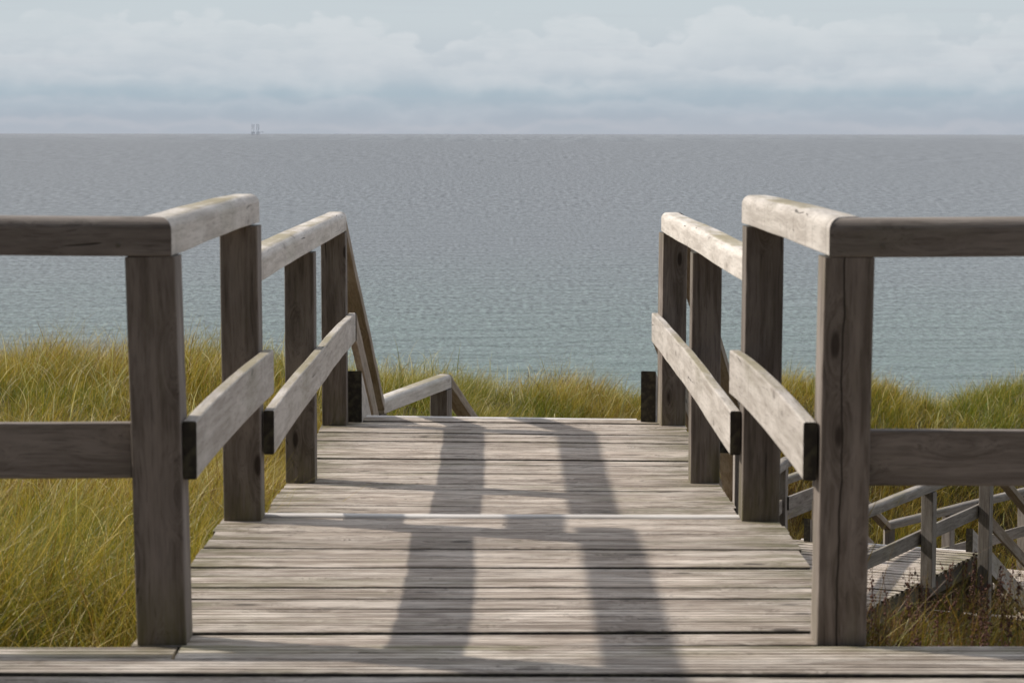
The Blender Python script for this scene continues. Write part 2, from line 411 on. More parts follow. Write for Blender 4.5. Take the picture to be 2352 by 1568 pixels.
def vnoise(x, y, seed=0):
    x = np.asarray(x, float); y = np.asarray(y, float)
    xi = np.floor(x).astype(np.int64); yi = np.floor(y).astype(np.int64); fx = x - xi; fy = y - yi
    fx = fx * fx * (3 - 2 * fx); fy = fy * fy * (3 - 2 * fy)
    def h(a, b_):
        v = np.sin(a * 127.1 + b_ * 311.7 + seed * 74.7) * 43758.5453
        return v - np.floor(v)
    return (h(xi, yi) * (1 - fx) * (1 - fy) + h(xi + 1, yi) * fx * (1 - fy) + h(xi, yi + 1) * (1 - fx) * fy + h(xi + 1, yi + 1) * fx * fy)


def ground(x, y):
    x = np.asarray(x, float); y = np.asarray(y, float); sh = x.shape
    xf = x.ravel(); yf = y.ravel(); z = np.zeros(xf.size)
    for i in range(0, xf.size, 40000):
        xs = np.clip(xf[i:i + 40000], -15, 16); ys = np.clip(yf[i:i + 40000], -10, 42)
        d = np.hypot(xs[:, None] - CTRL[None, :, 0], ys[:, None] - CTRL[None, :, 1])
        z[i:i + 40000] = np.where(d > 0, d * d * np.log(np.maximum(d, 1e-9)), 0) @ TW[:-3] + TW[-3] + TW[-2] * xs + TW[-1] * ys
    ex = np.maximum(np.abs(xf) - 15, 0)
    z = z + (vnoise(xf * 0.16, yf * 0.16, 5) - 0.5) * np.minimum(ex * 0.15, 3.5)
    z = z + (vnoise(xf * 0.55 + 7.3, yf * 0.40, 8) - 0.5) * 0.55 * np.clip((yf - 19) / 8, 0, 1)
    z = z + (vnoise(xf * 0.9, yf * 0.9, 3) - 0.5) * 0.18 + (vnoise(xf * 2.3, yf * 2.3, 4) - 0.5) * 0.07
    far = np.clip((yf - 40) / 45, 0, 1); far = far * far * (3 - 2 * far)
    z = z * (1 - far) + (-20.3) * far - np.maximum(yf - 85, 0) * 0.03
    return z.reshape(sh)


def axis(parts):
    a = []
    for (s, e, st) in parts: a += list(np.arange(s, e - 1e-6, st))
    return np.array(a + [parts[-1][1]])


gx = axis([(-400, -60, 20), (-60, -14, 2.5), (-14, 15, 0.25), (15, 60, 2.5), (60, 400, 20)])
gy = axis([(-120, -20, 10), (-20, 4, 1.0), (4, 42, 0.25), (42, 100, 2.5), (100, 140, 10)])
GX, GY = np.meshgrid(gx, gy); GZ = ground(GX, GY)
nx, ny = len(gx), len(gy)
idx = np.arange(nx * ny).reshape(ny, nx)
quads = np.stack([idx[:-1, :-1], idx[:-1, 1:], idx[1:, 1:], idx[1:, :-1]], -1).reshape(-1, 4)
me = bpy.data.meshes.new('dune'); me.from_pydata(np.c_[GX.ravel(), GY.ravel(), GZ.ravel()].tolist(), [], quads.tolist())
me.polygons.foreach_set('use_smooth', [True] * len(me.polygons))
m, t, o = new_mat('dune_sand')
tc = t.node('ShaderNodeTexCoord'); b = t.node('ShaderNodeBsdfPrincipled')
nn = t.noise(tc.outputs['Object'], 1.1, 6, 0.6); n2 = t.noise(tc.outputs['Object'], 26, 5, 0.7)
c = t.mix(t.mapr(nn, 0.35, 0.65), (0.055, 0.048, 0.018, 1), (0.12, 0.088, 0.034, 1)); c = t.mix(t.mapr(n2, 0.45, 0.7), c, (0.035, 0.028, 0.012, 1))
t.put(b.inputs['Base Color'], c); b.inputs['Roughness'].default_value = 0.95
bp = t.node('ShaderNodeBump'); bp.inputs['Distance'].default_value = 0.05; t.put(bp.inputs['Height'], n2); t.put(b.inputs['Normal'], bp.outputs[0])
t.l.new(b.outputs[0], o.inputs[0])
tag(link('dune', me, [m]), 'grassy dune ground falling away towards the sea', 'dune', kind='structure')

SEA_Z = -20.0
sy = [70, 150, 400, 1000, 3000, 8000, 19500]; sxs = [-12000, -3000, -600, 0, 600, 3000, 12000]
vs = [(x, y, SEA_Z) for y in sy for x in sxs]; k = len(sxs)
fs = [(r * k + c_, r * k + c_ + 1, (r + 1) * k + c_ + 1, (r + 1) * k + c_) for r in range(len(sy) - 1) for c_ in range(k - 1)]
me = bpy.data.meshes.new('sea'); me.from_pydata(vs, [], fs)
m, t, o = new_mat('sea_water')
ge = t.node('ShaderNodeNewGeometry'); P = ge.outputs['Position']
s3 = t.node('ShaderNodeSeparateXYZ'); t.put(s3.inputs[0], P)
shal = t.noise(t.vmath('MULTIPLY', P, (0.004, 0.02, 1)), 1.0, 4, 0.55)
Y = s3.outputs[1]
dist = t.math('ADD', Y, t.math('MULTIPLY', t.math('SUBTRACT', shal, 0.5), 150.0))
body = t.ramp(t.mapr(t.math('LOGARITHM', t.math('MAXIMUM', dist, 20.0), 10.0), 2.1, 4.0, 0, 1, False),
              [(0.0, (0.108, 0.138, 0.126)), (0.07, (0.096, 0.147, 0.127)), (0.16, (0.103, 0.137, 0.128)), (0.28, (0.108, 0.121, 0.127)), (0.55, (0.095, 0.102, 0.108)), (0.8, (0.086, 0.091, 0.096)), (0.93, (0.094, 0.101, 0.107)), (1.0, (0.115, 0.12, 0.13))])
# wave glint and shade painted into the colour: small near shore, longer offshore
lay = []
for sx_, sy_, y0_, y1_, y2_, y3_, seed_ in ((2.5, 2.1, 40, 100, 240, 420, 0.0), (1.35, 0.52, 160, 320, 520, 900, 3.0), (0.62, 0.10, 400, 800, 1300, 2300, 6.0), (0.24, 0.0155, 1000, 2000, 4000, 7000, 9.0), (0.06, 0.0013, 3500, 6000, 20000, 30000, 12.0)):
    nn_ = t.noise(t.vmath('ADD', t.vmath('MULTIPLY', P, (sx_, sy_, 0.0)), (seed_ * 7.1, seed_ * 3.3, seed_)), 1.0, 3, 0.68, 0.05)
    f_ = t.math('MULTIPLY', t.mapr(Y, y0_, y1_), t.mapr(Y, y3_, y2_))
    lay.append(t.math('MULTIPLY', t.math('SUBTRACT', nn_, 0.5), f_))
rip_shade = lay[0]
for q in lay[1:]: rip_shade = t.math('ADD', rip_shade, q)
swell = t.noise(t.vmath('MULTIPLY', P, (0.05, 0.11, 0)), 1.0, 4, 0.55, 0.3)
fac = t.math('ADD', 0.93, t.math('ADD', t.math('MULTIPLY', rip_shade, 5.8), t.math('MULTIPLY', t.math('SUBTRACT', swell, 0.5), 0.25)))
bs = t.node('ShaderNodeVectorMath', operation='SCALE'); t.put(bs.inputs[0], body); t.put(bs.inputs['Scale'], fac); body = bs.outputs[0]
wv = [t.noise(t.vmath('MULTIPLY', P, (0.55, 1.1, 1.0)), 1.0, 6, 0.62, 0.4), t.noise(t.vmath('MULTIPLY', P, (0.09, 0.16, 1.0)), 1.0, 6, 0.62, 0.4)]
bp = t.node('ShaderNodeBump'); bp.inputs['Strength'].default_value = 1.0; bp.inputs['Distance'].default_value = 1.2
t.put(bp.inputs['Height'], t.math('ADD', t.math('MULTIPLY', wv[0], 0.25), t.math('MULTIPLY', wv[1], 1.6)))
b = t.node('ShaderNodeBsdfPrincipled')
t.put(b.inputs['Base Color'], body)
b.inputs['Roughness'].default_value = 0.35; b.inputs['IOR'].default_value = 1.33; b.inputs['Specular IOR Level'].default_value = 0.4
t.put(b.inputs['Normal'], bp.outputs[0])
t.l.new(b.outputs[0], o.inputs[0])
tag(link('sea', me, [m]), 'grey green rippled sea reaching the horizon', 'sea', kind='structure')

# ------------------------------------------------------------------ near platform and the two decks
I4 = Matrix.Identity(4)
G_DECK = 'timber boardwalk decks'
pf = thing('viewing_platform', (0, 5.5, -0.3), 'broad grooved timber platform running across the bottom of the photo', 'deck', G_DECK)
deck_boards(pf, I4, 3.96, 5.522, lambda y: -4.2, lambda y: 4.2, mat=M['platform'], joint={10: -0.775, 9: 1.9, 8: -2.3, 7: 0.6}, k0=0.0, k1=-0.004)
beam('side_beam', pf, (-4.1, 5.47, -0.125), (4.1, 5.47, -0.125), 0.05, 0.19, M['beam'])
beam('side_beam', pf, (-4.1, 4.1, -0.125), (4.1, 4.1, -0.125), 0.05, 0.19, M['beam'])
for x in (-2.6, 0.0, 2.6): post(pf, x, 5.38, -1.0, -0.03, name='support_post', mat=M['beam'])

d1 = thing('boardwalk_deck', (0, 6.5, -0.3), 'short upper boardwalk deck striped by railing shadows, nearest the platform', 'deck', G_DECK)
deck_boards(d1, I4, 5.530, 7.40, lambda y: -0.893, lambda y: 0.888, k0=0.014, k1=-0.018)
for s in (-1, 1): beam('side_beam', d1, (s * 0.80, 5.54, -0.125), (s * 0.80, 7.41, -0.125), 0.05, 0.19, M['beam'])


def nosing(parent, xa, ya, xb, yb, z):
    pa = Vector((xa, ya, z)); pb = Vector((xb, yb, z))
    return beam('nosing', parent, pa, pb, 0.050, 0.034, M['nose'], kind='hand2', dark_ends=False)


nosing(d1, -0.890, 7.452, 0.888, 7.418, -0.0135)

d2 = thing('boardwalk_deck', (0, 9.5, -0.5), 'longer boardwalk deck one step below, ending at the stairs to the beach', 'deck', G_DECK)
deck_boards(d2, I4, 7.49, 11.50, lambda y: -0.888, lambda y: 0.886, k0=-0.012, k1=-0.080).matrix_basis = Matrix.Translation((0, 0, -0.19))
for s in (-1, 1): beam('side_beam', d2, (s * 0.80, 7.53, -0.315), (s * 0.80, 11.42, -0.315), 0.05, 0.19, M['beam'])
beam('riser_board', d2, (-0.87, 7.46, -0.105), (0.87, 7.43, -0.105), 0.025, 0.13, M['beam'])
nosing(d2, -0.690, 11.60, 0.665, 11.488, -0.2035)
for s in (-1, 1):
    for yy in (7.6, 9.5, 11.2): post(d2, s * 0.72, yy, -1.6, -0.22, name='support_post', mat=M['beam'])

# ------------------------------------------------------------------ railings of platform and decks
G_RAIL = 'timber railings along the boardwalk'
RZ = 0.9885; RH = 0.093; RW = 0.104     # handrail centre height and section
XH = 0.838                              # handrail centre line from the middle
PX = 0.8275                             # post centre line
XM = 0.7485                             # mid rail centre line


def deck_railing(s, label, posts, y_hand, z_base, y_mid, z_mid, mats, mitre, bow, leans, rots):
    r = thing('railing', (s * PX, posts[0], z_base), label, 'railing', G_RAIL)
    for yy, ln, ro in zip(posts, leans, rots):
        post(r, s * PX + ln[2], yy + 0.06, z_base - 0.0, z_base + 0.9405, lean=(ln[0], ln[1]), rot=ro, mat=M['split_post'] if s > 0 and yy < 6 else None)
    sh = (-s * 1.0 if mitre else 0, 0)
    beam('handrail', r, (s * XH, y_hand[0], z_base + RZ), (s * XH + y_hand[2], y_hand[1], z_base + RZ), RW, RH, mats[0], kind='hand', e0=sh, bow=(0, 0.003), dark_ends=False)
    beam('mid_rail', r, (s * XM, y_mid[0], z_mid), (s * XM, y_mid[1], z_mid), 0.034, 0.142, mats[1], bow=(0.0, bow))
    return r


# near railings: two posts each; the handrail meets the side rail in a mitre
RL1 = deck_railing(-1, 'left railing of the upper deck, joined to the side rail at a mitred corner', (5.532, 7.327), (5.583, 7.60, -0.01), 0.0, (5.552, 7.40), 0.472, (M['rail'], M['plank']), True, 0.012,
                   [(-0.016, 0, 0.006), (-0.006, 0, 0.0)], (0, 0))
RR1 = deck_railing(1, 'right railing of the upper deck, bright inner faces in the sun', (5.532, 7.327), (5.583, 7.60, 0.0), 0.0, (5.552, 7.42), 0.472, (M['rail'], M['plank']), True, 0.013,
                   [(0.008, 0, 0.0), (0.004, 0, 0.0)], (0, 0))
RL2 = deck_railing(-1, 'left railing of the lower deck, its mid rail starting behind the second post', (9.382, 11.246), (7.452, 11.41, 0.012), -0.19, (7.375, 11.41), 0.278, (M['rail'], M['plank']), False, 0.012,
                   [(0, 0, 0.0), (0, 0, 0.0)], (0, 0))
RR2 = deck_railing(1, 'right railing of the lower deck, with bowed sunlit mid rail and swirling grain', (9.382, 11.246), (7.452, 11.41, -0.012), -0.19, (7.375, 11.41), 0.278, (M['rail'], M['plank']), False, 0.013,
                   [(0, 0, 0.0), (0.004, 0, -0.004)], (0, R(7)))
SIDE = [('railing on the left of the platform, seen face on in shade, grass behind it', -1), ('railing on the right of the platform, seen face on above the lower stairs', 1)]
for lab, s in SIDE:
    r = thing('railing', (s * 2.6, 5.58, 0), lab, 'railing', G_RAIL)
    inner = Vector((s * (XH), 5.583, RZ)); outer = Vector((s * 4.1, 5.583, RZ))
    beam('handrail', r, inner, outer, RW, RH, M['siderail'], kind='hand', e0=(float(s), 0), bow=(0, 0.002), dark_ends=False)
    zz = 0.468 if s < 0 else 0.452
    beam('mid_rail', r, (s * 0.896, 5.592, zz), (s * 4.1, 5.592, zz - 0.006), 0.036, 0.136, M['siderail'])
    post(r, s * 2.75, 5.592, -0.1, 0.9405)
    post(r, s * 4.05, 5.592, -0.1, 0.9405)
    screws(r, [(s * (XH + 0.075), 5.583 - RW / 2 - 0.0005, RZ - 0.02)], (0, -1, 0))

# ------------------------------------------------------------------ stairs from the lower deck, first landing
Z2, ZB = -0.19, -1.43
G_STAIR = 'timber stair flights down the dune'


def stairs(label, TL, TR, BL, BR, zt, zb, block=0.255):
    """flight between the top edge TL-TR and the bottom edge BL-BR"""
    st = thing('staircase', ((TL[0] + TR[0]) / 2, (TL[1] + TR[1]) / 2, zt), label, 'stairs', G_STAIR)
    for (a, c_) in ((TL, BL), (TR, BR)):
        L = math.hypot(c_[0] - a[0], c_[1] - a[1]); sl = (zb - zt) / L
        p0 = (a[0], a[1], zt + block / 2); p1 = (c_[0], c_[1], zb + block / 2)
        beam('stringer', st, p0, p1, 0.074, block * math.cos(math.atan(sl)), M['plank'], e0=(0, sl), e1=(0, sl))
    n = max(3, round((zt - zb) / 0.155))
    for i in range(1, n):
        u = i / n; z = zt + (zb - zt) * u
        a = Vector((TL[0] + (BL[0] - TL[0]) * u, TL[1] + (BL[1] - TL[1]) * u, z - 0.02)); c_ = Vector((TR[0] + (BR[0] - TR[0]) * u, TR[1] + (BR[1] - TR[1]) * u, z - 0.02))
        d = (c_ - a).normalized() * 0.04
        beam('tread', st, a + d, c_ - d, 0.28, 0.036, M['beam'] if zb < -3 else M['lower'])  # second flight darkened: shade beneath the landing put into the tread colour
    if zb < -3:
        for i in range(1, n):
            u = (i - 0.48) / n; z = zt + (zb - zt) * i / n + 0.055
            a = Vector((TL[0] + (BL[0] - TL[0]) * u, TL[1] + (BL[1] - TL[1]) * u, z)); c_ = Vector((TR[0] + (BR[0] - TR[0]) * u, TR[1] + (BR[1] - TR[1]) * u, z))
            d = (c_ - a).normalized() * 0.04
            beam('shade_riser', st, a + d, c_ - d, 0.022, 0.106, M['beam'])  # added dark board, stands in for the shade beneath the landing
    return st


stairs('first stair flight at the far end of the lower deck, black stringer ends showing', (-0.737, 11.375), (0.715, 11.365), (-0.70, 14.15), (1.20, 13.95), Z2, ZB)


def stair_rail(label, hs, he, ms, me_, mat=None, end_posts=(), hand_w=RW):
    """sloping handrail hs-he and mid rail ms-me_ (centre lines)"""
    r = thing('railing', (he[0], he[1], he[2] - 1.0), label, 'railing', G_RAIL)
    sl = slant(hs, he)
    beam('handrail', r, hs, he, hand_w, RH * math.cos(math.atan(sl)), mat or M['stair'], kind='hand', e0=(0, sl), e1=(0, sl))
    sl = slant(ms, me_)
    beam('mid_rail', r, ms, me_, 0.034, 0.142 * math.cos(math.atan(sl)), mat or M['stair'], e0=(0, sl), e1=(0, sl))
    for (x, y, z0, z1) in end_posts: post(r, x, y, z0, z1, mat=M['lower'])
    return r


H2 = Z2 + RZ; HB = ZB + RZ
stair_rail('sloping left stair railing dropping away behind the last left post', (-0.828, 11.415, H2), (-0.785, 14.20, HB), (-0.742, 11.415, 0.278), (-0.70, 14.15, -0.965))
stair_rail('sloping right stair railing mostly hidden behind the last right post', (0.842, 11.415, H2), (1.40, 14.05, HB), (0.752, 11.415, 0.278), (1.32, 14.05, -0.965), end_posts=[(1.47, 14.1, -2.4, HB - 0.05)])
HD = R(15)
lb = thing('boardwalk_deck', (0.3, 14.9, ZB), 'hidden lower landing reached by the first stair flight', 'deck', G_DECK)
deck_boards(lb, Matrix.Translation((0.25, 14.15, ZB)) @ Matrix.Rotation(-HD, 4, 'Z'), 0.0, 1.75, lambda y: -0.95, lambda y: 0.95, grooves=3)
r = thing('railing', (-0.42, 15.55, ZB), 'short level railing on the first landing, seen over the far deck edge', 'railing', G_RAIL)
beam('handrail', r, (-0.785, 14.16, HB), (-0.408, 15.62, HB), RW, RH, M['rail'], kind='hand', dark_ends=False)
beam('mid_rail', r, (-0.70, 14.2, HB - 0.51), (-0.33, 15.62, HB - 0.51), 0.034, 0.142, M['plank'])
post(r, -0.427, 15.54, -2.4, HB - 0.047, rot=-HD)
post(r, -0.80, 14.22, -2.4, HB - 0.047, rot=-HD)
stair_rail('short sloping rail dropping from the first landing into the grass', (-0.405, 15.63, HB), (0.10, 18.0, HB - 1.1), (-0.34, 15.63, HB - 0.51), (0.16, 18.0, HB - 1.61), mat=M['stair'])
stair_rail('sloping brown rail glimpsed beyond the third right post', (1.405, 14.65, -0.75), (1.70, 16.6, -1.62), (1.36, 14.65, -1.25), (1.66, 16.6, -2.12), mat=M['stair'])

# ------------------------------------------------------------------ the lower landing on the right and what lies beyond it
ZC, ZD = -3.2, -4.45
HC = ZC + RZ; HDD = ZD + RZ
lc = thing('boardwalk_deck', (4, 23, ZC), 'sunlit lower landing behind the near right corner post', 'deck', G_DECK)
ax = R(22.5)
# local frame: x along the boards (its far edge), y along the path
mwC = Matrix.Translation((4.06, 24.70, ZC)) @ Matrix.Rotation(-ax, 4, 'Z')
deck_boards(lc, mwC, -4.6, 0.02, lambda y: -0.98 - 0.08 * -y * -1 * 0 - 0.075 * y, lambda y: 1.07 + 0.125 * y, grooves=2, pitch=0.142, gaps=(0.014, 0.022))
Lw = lambda x, y, z=0.0: (mwC @ Vector((x, y, z)))
beam('side_beam', lc, Lw(1.0 - 0.575, -4.6, -0.14), Lw(0.98, -0.03, -0.14), 0.05, 0.2, M['beam'])
beam('side_beam', lc, Lw(-0.60, -4.6, -0.14), Lw(-0.95, -0.03, -0.14), 0.05, 0.2, M['beam'])
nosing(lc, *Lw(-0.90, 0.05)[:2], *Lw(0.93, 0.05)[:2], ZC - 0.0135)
for (lx, ly) in ((0.9, -0.35), (0.75, -1.7), (-0.85, -0.4), (0.6, -3.3)): post(lc, *Lw(lx, ly)[:2], ZC - 1.5, ZC - 0.03, name='support_post', mat=M['beam'])

r = thing('railing', (4.16, 22.46, ZC), 'right railing of the lower landing, level above its shadow', 'railing', G_RAIL)
hdA = math.atan2(5.05 - 3.718, 23.968 - 21.6)
ua = Vector((math.sin(hdA), math.cos(hdA), 0)); ra = Vector((ua.y, -ua.x, 0))
pA = Vector((4.152, 22.43, 0)); pB = Vector((5.05, 24.06, 0))
for k_, pp in enumerate((pA - ua * 1.95, pA, pB)):
    post(r, pp.x, pp.y, ZC - (0.0 if k_ < 2 else 1.1), HC - 0.047, rot=-hdA + math.pi / 2 * 0, mat=M['lower'])
hA = pA - ua * 2.1 - ra * 0.01; hB = pB + ua * 0.12 - ra * 0.01
beam('handrail', r, (hA.x, hA.y, HC), (hB.x, hB.y, HC), RW, RH, M['lower'], kind='hand')
mA = hA - ra * 0.075; mB = hB - ra * 0.075
beam('mid_rail', r, (mA.x, mA.y, HC - 0.51), (mB.x, mB.y, HC - 0.51), 0.034, 0.142, M['lower'])

r = thing('railing', (2.92, 24.1, ZC), 'left railing of the lower landing, seen between the two right posts', 'railing', G_RAIL)
pts = [Vector((1.55, 19.6, 0)), Vector((2.93, 24.05, 0)), Vector((3.36, 25.0, 0))]
beam('handrail', r, (pts[0].x, pts[0].y, HC), (pts[1].x, pts[1].y + 0.05, HC), RW, RH, M['lower'], kind='hand')
beam('mid_rail', r, (pts[0].x + 0.02, pts[0].y, HC - 0.45), (pts[1].x - 0.03, pts[1].y, HC - 0.45), 0.034, 0.142, M['lower'])
beam('mid_rail', r, (pts[1].x + 0.035, pts[1].y + 0.02, HC - 0.43), (pts[2].x + 0.1, pts[2].y, HC - 0.43), 0.034, 0.142, M['lower'])
beam('handrail', r, (pts[1].x, pts[1].y + 0.05, HC), (pts[2].x, pts[2].y, HC), RW, RH, M['lower'], kind='hand')
post(r, 2.90, 24.07, ZC - 1.2, HC - 0.047, rot=-R(20), mat=M['lower']); post(r, 3.42, 25.0, ZC - 1.2, HC - 0.047, rot=-R(20), mat=M['lower'])
post(r, 1.95, 21.0, ZC - 1.2, HC - 0.047, rot=-R(20), mat=M['lower'])

stairs('second stair flight leaving the lower landing towards the last landing', (3.29, 24.93), (4.93, 24.30), (4.52, 27.5), (6.15, 26.85), ZC, ZD)
stair_rail('left sloping railing of the second stair flight, ending at a corner post', (3.36, 25.0, HC), (4.58, 27.5, HDD), (3.45, 25.0, HC - 0.51), (4.66, 27.5, HDD - 0.51), mat=M['stair'], end_posts=[(4.62, 27.55, ZD - 1.0, HDD - 0.047)])
stair_rail('right sloping railing of the second stair flight, dark brown underside', (5.08, 24.16, HC), (6.36, 26.75, HDD), (5.00, 24.2, HC - 0.51), (6.28, 26.75, HDD - 0.51), mat=M['stair'], end_posts=[(6.42, 26.85, ZD - 1.0, HDD - 0.047)])
ld = thing('boardwalk_deck', (5.8, 27.9, ZD), 'farthest landing, a pale patch at the right edge of the photo', 'deck', G_DECK)
mwD = Matrix.Translation((5.4, 27.15, ZD)) @ Matrix.Rotation(-R(32), 4, 'Z')
deck_boards(ld, mwD, 0.0, 3.0, lambda y: -1.0, lambda y: 1.0, grooves=1)
r = thing('railing', (5.5, 28.7, ZD), 'level railing of the farthest landing, crossing the grass behind the lower stairs', 'railing', G_RAIL)
u4 = Vector((math.sin(R(40)), math.cos(R(40)), 0))
q0 = Vector((4.58, 27.5, 0)); q1 = q0 + u4 * 3.6
beam('handrail', r, (q0.x, q0.y, HDD), (q1.x, q1.y, HDD), RW, RH, M['lower'], kind='hand')
beam('mid_rail', r, (q0.x + 0.06, q0.y, HDD - 0.51), (q1.x + 0.06, q1.y, HDD - 0.51), 0.034, 0.142, M['lower'])
for d_ in (1.5, 3.5): q = q0 + u4 * d_; post(r, q.x, q.y, ZD - 1.0, HDD - 0.047, rot=-R(40), mat=M['lower'])
r = thing('railing', (3.6, 28.7, -4.0), 'distant railing fragment between the two right posts', 'railing', G_RAIL)
beam('handrail', r, (3.0, 27.55, -3.05), (4.25, 29.9, -3.05), RW, RH, M['lower'], kind='hand')
beam('mid_rail', r, (3.06, 27.55, -3.46), (4.31, 29.9, -3.46), 0.034, 0.142, M['lower'])
for (x, y) in ((3.1, 27.8), (4.2, 29.8)): post(r, x, y, -5.0, -3.1, rot=-R(28), mat=M['lower'])

# ------------------------------------------------------------------ oil platform on the horizon
m, t, o = new_mat('hazed_rig_steel'); b = t.node('ShaderNodeBsdfPrincipled'); tc = t.node('ShaderNodeTexCoord')
t.put(b.inputs['Base Color'], t.mix(t.noise(tc.outputs['Object'], 0.05, 3), (0.78, 0.82, 0.86, 1), (0.84, 0.87, 0.90, 1))); b.inputs['Roughness'].default_value = 0.8  # steel paled: distance haze is put into its colour
t.l.new(b.outputs[0], o.inputs[0]); M['rig'] = m
RY = 14000.0
px = RY / 5322.7


def rig_x(xpx): return (xpx - 1163.5) * px


rig = thing('oil_platform', (rig_x(592), RY, SEA_Z), 'faint jack up oil platform on the horizon with four tall legs', 'oil rig')


def boxes(name, items, parent, mat):
    vs = []; fs = []
    for (x0, x1, y0, y1, z0, z1) in items:
        k = len(vs)
        vs += [(x0, y0, z0), (x1, y0, z0), (x1, y1, z0), (x0, y1, z0), (x0, y0, z1), (x1, y0, z1), (x1, y1, z1), (x0, y1, z1)]
        fs += [(k, k + 3, k + 2, k + 1), (k + 4, k + 5, k + 6, k + 7), (k, k + 1, k + 5, k + 4), (k + 1, k + 2, k + 6, k + 5), (k + 2, k + 3, k + 7, k + 6), (k + 3, k, k + 4, k + 7)]
    me = bpy.data.meshes.new(name); me.from_pydata(vs, [], fs)
    return link(name, me, [mat], parent, I4)


for (xp, top) in ((581.4, 17), (585.6, 16), (592.6, 17), (596.6, 16.5)):
    x = rig_x(xp); wd = 0.8 * px / 2; zt = SEA_Z + 20 + top * px
    its = []
    nseg = 9
    for sx_ in (-1, 1):
        for sy_ in (-1, 1): its.append((x + sx_ * wd - 0.8, x + sx_ * wd + 0.8, RY + sy_ * wd - 0.8, RY + sy_ * wd + 0.8, SEA_Z - 2, zt))
    for i in range(nseg):
        z = SEA_Z + (zt - SEA_Z) * (i + 0.5) / nseg
        its.append((x - wd + 0.8, x + wd - 0.8, RY - wd - 0.5, RY - wd + 0.5, z, z + 2.4))
        its.append((x - wd + 0.8, x + wd - 0.8, RY + wd - 0.5, RY + wd + 0.5, z + 2.0, z + 4.4))
    boxes('leg', its, rig, M['rig'])
zh = SEA_Z + 2.2 * px + 8
boxes('hull', [(rig_x(580.4), rig_x(588), RY - 30, RY + 30, zh, zh + 1.6 * px), (rig_x(590.2), rig_x(598), RY - 20, RY + 20, zh + 2, zh + 1.5 * px)], rig, M['rig'])
boxes('crane', [(rig_x(583.2), rig_x(585.0), RY - 10, RY + 10, zh + 2.5 * px, zh + 5.5 * px)], rig, M['rig'])
boxes('walkway', [(rig_x(598.2), rig_x(607), RY - 6, RY + 6, zh + 3, zh + 0.5 * px), (rig_x(604.5), rig_x(608), RY - 12, RY + 12, zh + 0.6 * px, zh + 1.7 * px)], rig, M['rig'])

# ------------------------------------------------------------------ grass
def inside_decks(x, y):
    """where boards, treads or landings leave no room for grass"""
    bad = (y < 5.56)
    bad |= (np.abs(x) < 0.93) & (y < 11.7)
    u = (y - 11.5) / 2.7
    bad |= (y >= 11.5) & (y < 16.1) & (x > -0.86 + 0.18 * np.maximum(y - 14.2, 0) * 1.4) & (x < 0.9 + 0.6 * np.clip(u, 0, 1.6))
    for mw, y0, y1, xl, xr in ((mwC, -4.6, 0.1, -1.05, 1.1), (mwC, 0.1, 3.0, -1.0, 1.1), (mwD, -0.2, 3.0, -1.05, 1.05)):
        inv = mw.inverted(); lx = inv[0][0] * x + inv[0][1] * y + inv[0][3]; ly = inv[1][0] * x + inv[1][1] * y + inv[1][3]
        bad |= (lx > xl) & (lx < xr) & (ly > y0) & (ly < y1)
    return bad


def blades_mesh(name, base, H, Wd, lean_dir, lean, curl, hue, S=4):
    """all blades of a stand of grass as one mesh: S segments each, tapering to a point"""
    n = len(H)
    u = np.linspace(0, 1, S + 1)
    dx, dy = np.cos(lean_dir), np.sin(lean_dir)
    # the blade bends over as it rises
    ang = lean[:, None] + curl[:, None] * u[None, :] ** 1.4
    step = H[:, None] / S
    sx_ = np.cumsum(np.concatenate([np.zeros((n, 1)), np.sin(ang[:, :-1]) * step], 1), 1)
    sz_ = np.cumsum(np.concatenate([np.zeros((n, 1)), np.cos(ang[:, :-1]) * step], 1), 1)
    cx = base[:, 0, None] + dx[:, None] * sx_; cy = base[:, 1, None] + dy[:, None] * sx_; cz = base[:, 2, None] + sz_
    fa = rng.uniform(0, np.pi, n); wx, wy = np.cos(fa), np.sin(fa)
    wid = Wd[:, None] * (1 - u[None, :] ** 2.2) * 0.5
    V = np.zeros((n, 2 * S + 1, 3), np.float32); T = np.zeros((n, 2 * S + 1), np.float32)
    for k_ in range(S):
        for sgn, q in ((-1, 0), (1, 1)):
            V[:, 2 * k_ + q, 0] = cx[:, k_] + sgn * wx * wid[:, k_]; V[:, 2 * k_ + q, 1] = cy[:, k_] + sgn * wy * wid[:, k_]; V[:, 2 * k_ + q, 2] = cz[:, k_]
            T[:, 2 * k_ + q] = u[k_]
    V[:, 2 * S, 0] = cx[:, S]; V[:, 2 * S, 1] = cy[:, S]; V[:, 2 * S, 2] = cz[:, S]; T[:, 2 * S] = 1
    pat = []; sizes = []
    for k_ in range(S - 1): pat += [2 * k_, 2 * k_ + 1, 2 * k_ + 3, 2 * k_ + 2]; sizes.append(4)
    pat += [2 * S - 2, 2 * S - 1, 2 * S]; sizes.append(3)
    pat = np.array(pat); nv = 2 * S + 1
    loops = (np.arange(n)[:, None] * nv + pat[None, :]).ravel().astype(np.int32)
    tot = np.tile(np.array(sizes), n); start = np.concatenate([[0], np.cumsum(tot)[:-1]]).astype(np.int32)
    me = bpy.data.meshes.new(name)
    me.vertices.add(n * nv); me.vertices.foreach_set('co', V.ravel())
    me.loops.add(len(loops)); me.loops.foreach_set('vertex_index', loops)
    me.polygons.add(len(tot)); me.polygons.foreach_set('loop_start', start)
    me.update(calc_edges=True)
    at = me.attributes.new('blade', 'FLOAT_COLOR', 'POINT')
    c = np.ones((n, nv, 4), np.float32); c[:, :, 0] = hue[:, None]; c[:, :, 1] = T; c[:, :, 2] = rng.uniform(0, 1, n)[:, None]
    at.data.foreach_set('color', c.ravel())
    return me


